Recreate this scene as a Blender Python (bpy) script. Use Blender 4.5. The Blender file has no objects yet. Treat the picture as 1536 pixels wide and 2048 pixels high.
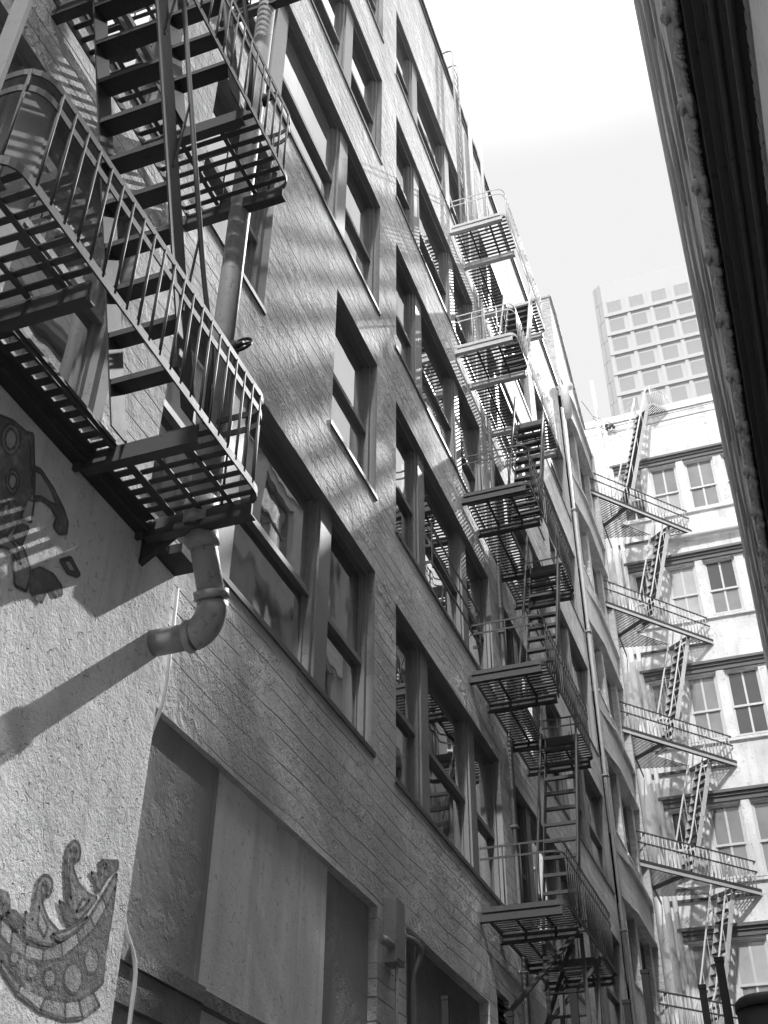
import bpy, math, random
from mathutils import Vector, Matrix
random.seed(7)
R = math.radians
scene = bpy.context.scene
COL = scene.collection
GZ = -1.6                      # street level; heights are measured from the camera

# ------------------------------------------------------------------ materials
class NT:
    def __init__(self, name):
        self.m = bpy.data.materials.new(name); self.m.use_nodes = True
        self.t = self.m.node_tree; self.t.nodes.clear()
        self.out = self.n('ShaderNodeOutputMaterial')
        self.pos = self.n('ShaderNodeNewGeometry').outputs['Position']
    def n(self, typ, **kw):
        nd = self.t.nodes.new(typ)
        for k, v in kw.items(): setattr(nd, k, v)
        return nd
    def lk(self, a, b): self.t.links.new(a, b)
    def put(self, sock, v):
        if hasattr(v, 'is_linked') or hasattr(v, 'links'): self.lk(v, sock)
        else: sock.default_value = v
    def math(self, op, a, b=0.0, c=0.0):
        nd = self.n('ShaderNodeMath', operation=op)
        for i, v in enumerate((a, b, c)): self.put(nd.inputs[i], v)
        return nd.outputs[0]
    def mul(self, a, b): return self.math('MULTIPLY', a, b)
    def add(self, a, b): return self.math('ADD', a, b)
    def scaled(self, s):
        nd = self.n('ShaderNodeVectorMath', operation='MULTIPLY'); self.lk(self.pos, nd.inputs[0]); nd.inputs[1].default_value = s
        return nd.outputs[0]
    def noise(self, scale, detail=4, rough=.6, stretch=None, dist=0.0):
        nd = self.n('ShaderNodeTexNoise'); nd.inputs['Scale'].default_value = scale
        nd.inputs['Detail'].default_value = detail; nd.inputs['Roughness'].default_value = rough
        nd.inputs['Distortion'].default_value = dist
        self.lk(self.scaled(stretch) if stretch else self.pos, nd.inputs['Vector'])
        return nd.outputs['Fac']
    def smooth(self, v, lo, hi, a=0.0, b=1.0):
        nd = self.n('ShaderNodeMapRange'); nd.interpolation_type = 'SMOOTHSTEP'
        self.put(nd.inputs['Value'], v)
        for k, x in (('From Min', lo), ('From Max', hi), ('To Min', a), ('To Max', b)): nd.inputs[k].default_value = x
        return nd.outputs['Result']
    def sep(self):
        nd = self.n('ShaderNodeSeparateXYZ'); self.lk(self.pos, nd.inputs[0]); return nd.outputs
    def grey(self, v):
        nd = self.n('ShaderNodeCombineColor')
        for i in range(3): self.put(nd.inputs[i], v)
        return nd.outputs[0]
    def bump(self, h, dist, strength=1.0):
        nd = self.n('ShaderNodeBump'); nd.inputs['Strength'].default_value = strength
        nd.inputs['Distance'].default_value = dist; self.put(nd.inputs['Height'], h); return nd.outputs[0]
    def principled(self, val, rough=.8, spec=.3, metal=0.0, normal=None):
        b = self.n('ShaderNodeBsdfPrincipled')
        self.lk(self.grey(val), b.inputs['Base Color'])
        self.put(b.inputs['Roughness'], rough); b.inputs['Specular IOR Level'].default_value = spec
        b.inputs['Metallic'].default_value = metal
        if normal is not None: self.lk(normal, b.inputs['Normal'])
        self.lk(b.outputs[0], self.out.inputs[0]); return self.m

def concrete(name, base, lines=1.0, amp=1.0, pitch=.215, fine=1.0, stain=.5):
    t = NT(name); x, y, z = t.sep()
    w = t.add(t.mul(t.add(t.noise(.5, 3, .5), -.5), .16), t.mul(t.add(t.noise(2.3, 1, .4, (0, 0, 1)), -.5), .30))
    zz = t.math('DIVIDE', t.add(z, w), pitch)
    fr = t.math('FRACT', zz)
    patch = t.smooth(t.noise(.42, 4, .6), .43, .56)          # where the boards show, else rough plaster
    brk = t.smooth(t.noise(.9, 3, .6, (1, .55, 9)), .36, .48)
    line = t.mul(t.mul(t.smooth(fr, .0, .06, 1, 0), brk), t.add(t.mul(patch, .7), .30))
    board = t.n('ShaderNodeTexWhiteNoise', noise_dimensions='1D'); t.lk(t.math('FLOOR', zz), board.inputs['W'])
    grain = t.noise(16, 8, .74, (1, 1, 1), .15)
    mid = t.noise(6, 5, .62, (1, 1, 1.1), .25)
    lump = t.noise(1.8, 4, .55, (1, 1, .8), .4)
    trowel = t.noise(3.4, 5, .62, (1, 1.25, .85), .5)
    gm = t.add(t.mul(t.smooth(t.noise(.6, 2, .5), .36, .62), .8), .35)
    h = t.add(t.mul(t.mul(grain, gm), 1.0 * fine), t.mul(lump, 1.7))
    h = t.add(h, t.mul(t.mul(mid, gm), 1.15 * fine))
    h = t.add(h, t.mul(t.mul(trowel, t.math('SUBTRACT', 1.0, patch)), 1.5 * fine))
    h = t.add(h, t.mul(line, -1.0 * lines)); h = t.add(h, t.mul(t.mul(board.outputs['Value'], patch), .22 * lines))
    pits = t.smooth(t.noise(11, 3, .6), .60, .70); scab = t.smooth(t.noise(2.1, 6, .7), .52, .60)
    h = t.add(h, t.add(t.mul(pits, -.35 * fine), t.mul(scab, .40 * fine)))
    nrm = t.bump(h, .050 * amp)
    st = t.noise(1.2, 5, .65, (1, 1.6, .25)); bl = t.noise(.45, 4, .6); spot = t.smooth(t.noise(22, 4, .7), .62, .74)
    v = t.add(t.mul(st, .9 * stain), t.mul(bl, 1.0 * stain)); v = t.add(v, 1 - .95 * stain)
    v = t.mul(v, t.add(1.0, t.mul(line, -.7 * lines))); v = t.mul(v, t.add(1.0, t.mul(spot, -.25 * stain)))
    v = t.mul(v, t.add(1.0, t.mul(t.add(scab, -.5), .22 * stain)))
    v = t.mul(v, t.add(.93, t.mul(board.outputs['Value'], .14 * lines)))
    return t.principled(t.mul(v, base), .78, .3, 0, nrm)

def stucco(name, base, amp=1.0, scale=26):
    t = NT(name); x, y, z = t.sep()
    g = t.noise(scale, 6, .7); m = t.noise(scale * .28, 4, .6); l = t.noise(1.1, 3, .5, (1, 1, .6))
    pit = t.smooth(t.noise(scale * .8, 3, .6, None, 1.0), .60, .70)
    h = t.add(t.add(t.mul(g, .8), t.mul(m, .9)), t.mul(l, 2.0)); h = t.add(h, t.mul(pit, -.5))
    st = t.noise(1.5, 5, .6, (1, 1.8, .3)); big = t.noise(.8, 5, .65, (1, 1, .7)); runs = t.smooth(t.noise(2.4, 5, .65, (1.3, 1.6, .10)), .50, .66); v = t.add(t.mul(st, .8), t.add(t.mul(t.add(l, big), .4), .22))
    v = t.mul(v, t.add(1.0, t.mul(runs, -.16)))
    v = t.mul(v, t.add(1.0, t.mul(pit, -.25)))
    return t.principled(t.mul(v, base), .85, .2, 0, t.bump(h, .020 * amp))

def faded(name, base, wall=.85):
    t = NT(name); g = t.noise(20, 6, .7); m = t.noise(5.6, 4, .6); f = t.smooth(t.add(t.mul(t.noise(3.0, 5, .7), .7), t.mul(t.noise(11, 4, .7), .35)), .50, .80)
    br = t.noise(6, 3, .6, (1, 1, .3), .6)
    v = t.add(t.mul(t.add(.65, t.mul(br, .7)), base), t.mul(f, t.add(t.mul(br, .2), (wall-base)*.5)))
    return t.principled(v, .85, .2, 0, t.bump(t.add(t.mul(g, .8), t.mul(m, .9)), .022))

def paint(name, base, rough=.5, wear=.3, amp=.3, spec=.35, metal=0):
    t = NT(name)
    a = t.noise(3, 5, .65); c = t.smooth(t.noise(16, 5, .7), .55, .72)
    s = t.noise(2, 4, .6, (1.5, 1.5, .3))
    v = t.mul(t.add(1 - .5 * wear, t.mul(t.add(a, s), .5 * wear)), t.add(1.0, t.mul(c, -.9 * wear)))
    return t.principled(t.mul(v, base), t.add(rough - .1, t.mul(a, .2)), spec, metal, t.bump(t.add(a, t.mul(c, -.6)), .006 * amp))

def glass(name, refl, body, wob=.28, rough=.015, dirt=.12):
    t = NT(name)
    w = t.noise(1.3, 2, .5, (1, 1, .55)); nrm = t.bump(w, .012 * wob)
    g = t.n('ShaderNodeBsdfGlossy'); g.inputs['Roughness'].default_value = rough; g.inputs['Color'].default_value = (.93, .93, .93, 1)
    t.lk(nrm, g.inputs['Normal'])
    d = t.n('ShaderNodeBsdfDiffuse'); t.lk(t.grey(t.mul(t.add(.5, t.noise(.9, 4, .6)), body)), d.inputs[0])
    fr = t.n('ShaderNodeFresnel'); fr.inputs['IOR'].default_value = 1.75; t.lk(nrm, fr.inputs['Normal'])
    f = t.math('MINIMUM', t.add(t.mul(fr.outputs[0], .9), refl), .96)
    f = t.mul(f, t.add(1.0, t.mul(t.smooth(t.noise(2.2, 5, .65, (1, 1.5, .35)), .5, .75), -dirt)))
    mx = t.n('ShaderNodeMixShader'); t.lk(f, mx.inputs[0]); t.lk(d.outputs[0], mx.inputs[1]); t.lk(g.outputs[0], mx.inputs[2])
    t.lk(mx.outputs[0], t.out.inputs[0]); return t.m

M = {
 'facade': concrete('board_formed_concrete', .84),
 'plain': concrete('plain_render', .42, lines=0.0, amp=.35, stain=.6, fine=.5),
 'plain_dark': concrete('dark_render', .28, lines=0.0, amp=.6, stain=.7),
 'smooth': stucco('smooth_infill', .88, .35, 18),
 'mural_wall': stucco('rough_stucco', .97, 1.3, 20),
 'white_wall': stucco('white_painted_masonry', .86, .9, 9),
 'pale_wall': concrete('pale_render', .60, lines=.4, amp=.6, stain=.45),
 'far_wall': concrete('painted_concrete', .74, lines=.7, amp=.8, stain=.5),
 'sash': paint('sash_paint', .27, .5, .5), 'sash_pale': paint('pale_sash_paint', .70, .5, .25),
 'trim_dark': paint('dark_trim', .17, .6, .4), 'cill': paint('cill_paint', .16, .5, .4),
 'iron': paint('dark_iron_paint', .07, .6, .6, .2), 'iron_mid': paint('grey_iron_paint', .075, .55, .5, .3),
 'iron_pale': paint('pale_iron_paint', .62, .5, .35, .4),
 'pipe': paint('pipe_paint', .36, .5, .6, .9), 'pipe_mid': paint('worn_white_pipe_paint', .42, .5, .6, .8), 'pipe_pale': paint('pale_pipe_paint', .8, .5, .3),
 'reveal': paint('reveal_paint', .34, .55, .5, .6),
 'black': paint('black_paint', .012, .6, .3), 'soffit': paint('soffit_paint', .055, .8, .5, 1.0),
 'glass': glass('window_glass', .52, .10), 'glass_back': glass('old_pane', .05, .30, 1.0), 'glass_back_dark': glass('dim_old_pane', .06, .07, 1.2), 'glass_back_pale': glass('blind_old_pane', .05, .55, 1.0, .02, .3),
 'glass_blind': glass('window_glass_with_blind', .42, .38), 'glass_dim': glass('dusty_window_glass', .36, .06, .9, .05, .35),
 'tower_glass': paint('tower_glass', .40, .5, .12, .1, .1), 'tower': paint('tower_stone', .60, .7, .08), 'tower_side': paint('tower_panel', .52, .7, .15),
 'right': concrete('grey_stucco', .70, lines=0, amp=.25, stain=.4), 'right_trim': paint('stone_trim', .78, .7, .3),
 'light_stone': paint('light_stone', .9, .7, .3),
 'asphalt': concrete('asphalt', .05, lines=0, amp=.3), 'paving': concrete('paving', .16, lines=0, amp=.3), 'dirt': concrete('dirt', .12, lines=0, amp=.5),
  'm1': faded('mural_light_tone', .55), 'm2': faded('mural_mid_tone', .36), 'm3': faded('mural_dark_tone', .22),
 'm_line': faded('mural_line_paint', .15),
 'carving': paint('carved_stone', .36, .7, .7, .8),
 'lamp': paint('grey_enamel', .40, .4, .3),
}

# ------------------------------------------------------------------ mesh building
class MB:
    def __init__(self): self.v = []; self.f = []; self.sm = []
    def quad(self, *p, smooth=False):
        i = len(self.v); self.v += [tuple(q) for q in p]; self.f.append(tuple(range(i, i + len(p)))); self.sm.append(smooth); return self
    def box(self, x0, x1, y0, y1, z0, z1):
        return self.hexa([(x0,y0,z0),(x1,y0,z0),(x1,y1,z0),(x0,y1,z0),(x0,y0,z1),(x1,y0,z1),(x1,y1,z1),(x0,y1,z1)])
    def hexa(self, p):
        i = len(self.v); self.v += [tuple(q) for q in p]
        for q in ((3,2,1,0),(4,5,6,7),(0,1,5,4),(1,2,6,5),(2,3,7,6),(3,0,4,7)):
            self.f.append(tuple(i + k for k in q)); self.sm.append(False)
        return self
    def beam(self, a, b, w, h, up=(0,0,1)):
        a = Vector(a); b = Vector(b); d = (b - a).normalized(); s = d.cross(Vector(up))
        if s.length < 1e-4: s = d.cross(Vector((1,0,0)))
        s.normalize(); u = s.cross(d)
        s *= w / 2; u *= h / 2
        return self.hexa([a-s-u, a+s-u, b+s-u, b-s-u, a-s+u, a+s+u, b+s+u, b-s+u])
    def sweep(self, pts, w, h, up=(0,0,1)):
        pts = [Vector(p) for p in pts]; n = len(pts); i0 = len(self.v)
        for k in range(n):
            d = (pts[min(k+1, n-1)] - pts[max(k-1, 0)]).normalized(); s = d.cross(Vector(up)); s.normalize(); u = s.cross(d)
            for a, b in ((-1,-1),(1,-1),(1,1),(-1,1)): self.v.append(tuple(pts[k] + s*(a*w/2) + u*(b*h/2)))
        for k in range(n-1):
            for j in range(4):
                a = i0 + k*4 + j; b = i0 + k*4 + (j+1) % 4
                self.f.append((a, b, b+4, a+4)); self.sm.append(False)
        self.f.append((i0+3, i0+2, i0+1, i0)); self.sm.append(False)
        e = i0 + (n-1)*4; self.f.append((e, e+1, e+2, e+3)); self.sm.append(False); return self
    def tube(self, pts, r, n=10):
        pts = [Vector(p) for p in pts]; m = len(pts); i0 = len(self.v)
        d0 = (pts[1]-pts[0]).normalized(); s = d0.cross(Vector((.3,.1,1)) if abs(d0.z) < .9 else Vector((1,0,0))).normalized()
        for k in range(m):
            d = (pts[min(k+1, m-1)] - pts[max(k-1, 0)]).normalized()
            s = (s - d * s.dot(d)).normalized(); u = d.cross(s)
            rr = r[k] if isinstance(r, (list, tuple)) else r
            for j in range(n):
                a = 2*math.pi*j/n; self.v.append(tuple(pts[k] + s*(rr*math.cos(a)) + u*(rr*math.sin(a))))
        for k in range(m-1):
            for j in range(n):
                a = i0+k*n+j; b = i0+k*n+(j+1) % n
                self.f.append((a, b, b+n, a+n)); self.sm.append(True)
        self.f.append(tuple(i0+j for j in range(n-1, -1, -1))); self.sm.append(False)
        e = i0+(m-1)*n; self.f.append(tuple(e+j for j in range(n))); self.sm.append(False); return self
    def blob(self, c, rx, ry, rz, n=8, m=6):
        i0 = len(self.v)
        for a in range(m+1):
            t = math.pi*a/m
            for b in range(n):
                p = 2*math.pi*b/n
                self.v.append((c[0]+rx*math.sin(t)*math.cos(p), c[1]+ry*math.sin(t)*math.sin(p), c[2]+rz*math.cos(t)))
        for a in range(m):
            for b in range(n):
                p = i0+a*n+b; q = i0+a*n+(b+1) % n
                self.f.append((p, p+n, q+n, q)); self.sm.append(True)
        return self
    def build(self, name, mat, parent=None, **props):
        o = None
        org = ORG.get(parent, Vector((0,0,0))) if parent else Vector(props.pop('origin', (0,0,0)))
        me = bpy.data.meshes.new(name); me.from_pydata([tuple(Vector(p)-org) for p in self.v], [], self.f)
        me.polygons.foreach_set('use_smooth', self.sm); me.materials.append(M[mat] if isinstance(mat, str) else mat); me.update()
        o = bpy.data.objects.new(name, me); COL.objects.link(o)
        if parent: o.parent = parent
        else: o.location = org
        ORG[o] = org
        for k, v in props.items(): o[k] = v
        return o
ORG = {}
def thing(name, loc, label, cat, group=None):
    o = bpy.data.objects.new(name, None); COL.objects.link(o); o.location = loc; o.empty_display_size = .2
    ORG[o] = Vector(loc); o['label'] = label; o['category'] = cat
    if group: o['group'] = group
    return o
def fillet(pts, r, n=6):
    pts = [Vector(p) for p in pts]; out = [pts[0]]
    for k in range(1, len(pts)-1):
        a = (pts[k-1]-pts[k]); b = (pts[k+1]-pts[k]); rr = min(r, a.length*.49, b.length*.49)
        p = pts[k]+a.normalized()*rr; q = pts[k]+b.normalized()*rr
        for i in range(n+1):
            t = i/n; out.append(p*(1-t)**2 + pts[k]*2*t*(1-t) + q*t*t)
    out.append(pts[-1]); return out

# a wall drawn in (u along, v up, w outward) and mapped onto the place
class Frame:
    def __init__(self, f): self.f = f
    def box(self, mb, u0, u1, v0, v1, w0, w1):
        f = self.f
        return mb.hexa([f(u0,v0,w0), f(u1,v0,w0), f(u1,v0,w1), f(u0,v0,w1), f(u0,v1,w0), f(u1,v1,w0), f(u1,v1,w1), f(u0,v1,w1)])
    def wall(self, mb, u0, u1, v0, v1, holes, depth, rv=None):
        f = self.f; main = mb
        us = sorted({u0, u1, *[h[0] for h in holes], *[h[1] for h in holes]}); vs = sorted({v0, v1, *[h[2] for h in holes], *[h[3] for h in holes]})
        us = [u for u in us if u0 <= u <= u1]; vs = [v for v in vs if v0 <= v <= v1]
        for i in range(len(us)-1):
            run = None
            for j in range(len(vs)):
                solid = False
                if j < len(vs)-1:
                    cu = (us[i]+us[i+1])/2; cv = (vs[j]+vs[j+1])/2
                    solid = not any(h[0] < cu < h[1] and h[2] < cv < h[3] for h in holes)
                if solid and run is None: run = vs[j]
                if not solid and run is not None:
                    mb.quad(f(us[i],run,0), f(us[i+1],run,0), f(us[i+1],vs[j],0), f(us[i],vs[j],0)); run = None
        for h in holes:
            mb = rv if rv is not None and len(h) < 5 else main
            a, b, c, d = h[:4]; dp = h[4] if len(h) > 4 else depth
            mb.quad(f(a,c,0), f(a,d,0), f(a,d,-dp), f(a,c,-dp)); mb.quad(f(b,c,0), f(b,c,-dp), f(b,d,-dp), f(b,d,0))
            mb.quad(f(a,d,0), f(b,d,0), f(b,d,-dp), f(a,d,-dp)); mb.quad(f(a,c,0), f(a,c,-dp), f(b,c,-dp), f(b,c,0))
        return main
    def pane(self, mb, u0, u1, v0, v1, w):
        f = self.f; return mb.quad(f(u0,v0,w), f(u1,v0,w), f(u1,v1,w), f(u0,v1,w))

rw = random.Random(21)
def sash_window(fr, root, u0, u1, v0, v1, lights, depth, mats, mull=.33, meet=.46, sill=.025, fw=.075, label=None, muntin=False, name='window'):
    """lights: relative widths. One part: frame; sub-parts: sashes' panes and the sill."""
    mf = MB(); w0 = -depth
    tot = sum(lights); avail = (u1-u0) - mull*(len(lights)-1); a = u0; cells = []
    for i, l in enumerate(lights):
        b = a + avail*l/tot; cells.append((a, b))
        if i < len(lights)-1: fr.box(mf, b, b+mull, v0, v1, w0, w0+.13)
        a = b + mull
    vm = v0 + (v1-v0)*meet; panes = []
    for a, b in cells:
        fr.box(mf, a, a+fw, v0, v1, w0, w0+.10); fr.box(mf, b-fw, b, v0, v1, w0, w0+.10)
        fr.box(mf, a+fw, b-fw, v1-fw, v1, w0, w0+.10); fr.box(mf, a+fw, b-fw, v0, v0+fw, w0, w0+.07)
        fr.box(mf, a+fw, b-fw, vm-.035, vm+.045, w0-.02, w0+.065)
        for s in (a+fw, b-fw-.045):
            fr.box(mf, s, s+.045, vm+.045, v1-fw, w0-.02, w0+.05); fr.box(mf, s, s+.045, v0+fw, vm-.035, w0-.02, w0+.018)
        if muntin:
            c = (a+b)/2; fr.box(mf, c-.035, c+.035, v0+fw, vm-.035, w0-.02, w0+.02); fr.box(mf, c-.035, c+.035, vm+.045, v1-fw, w0-.02, w0+.03)
        panes.append((a+fw, b-fw, vm+.04, v1-fw, w0+.012)); panes.append((a+fw, b-fw, v0+fw, vm-.03, w0-.012))
    win = mf.build(name, mats[0], root)
    if label: win['label'] = label
    for p in panes: fr.pane(MB(), *p).build('pane', rw.choice(mats[1]) if isinstance(mats[1], tuple) else mats[1], win)
    if sill:
        fr.box(MB(), u0-.04, u1+.04, v0-.07, v0-.003, -depth+.02, sill).build('sill', mats[2], win)
    return win
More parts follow.
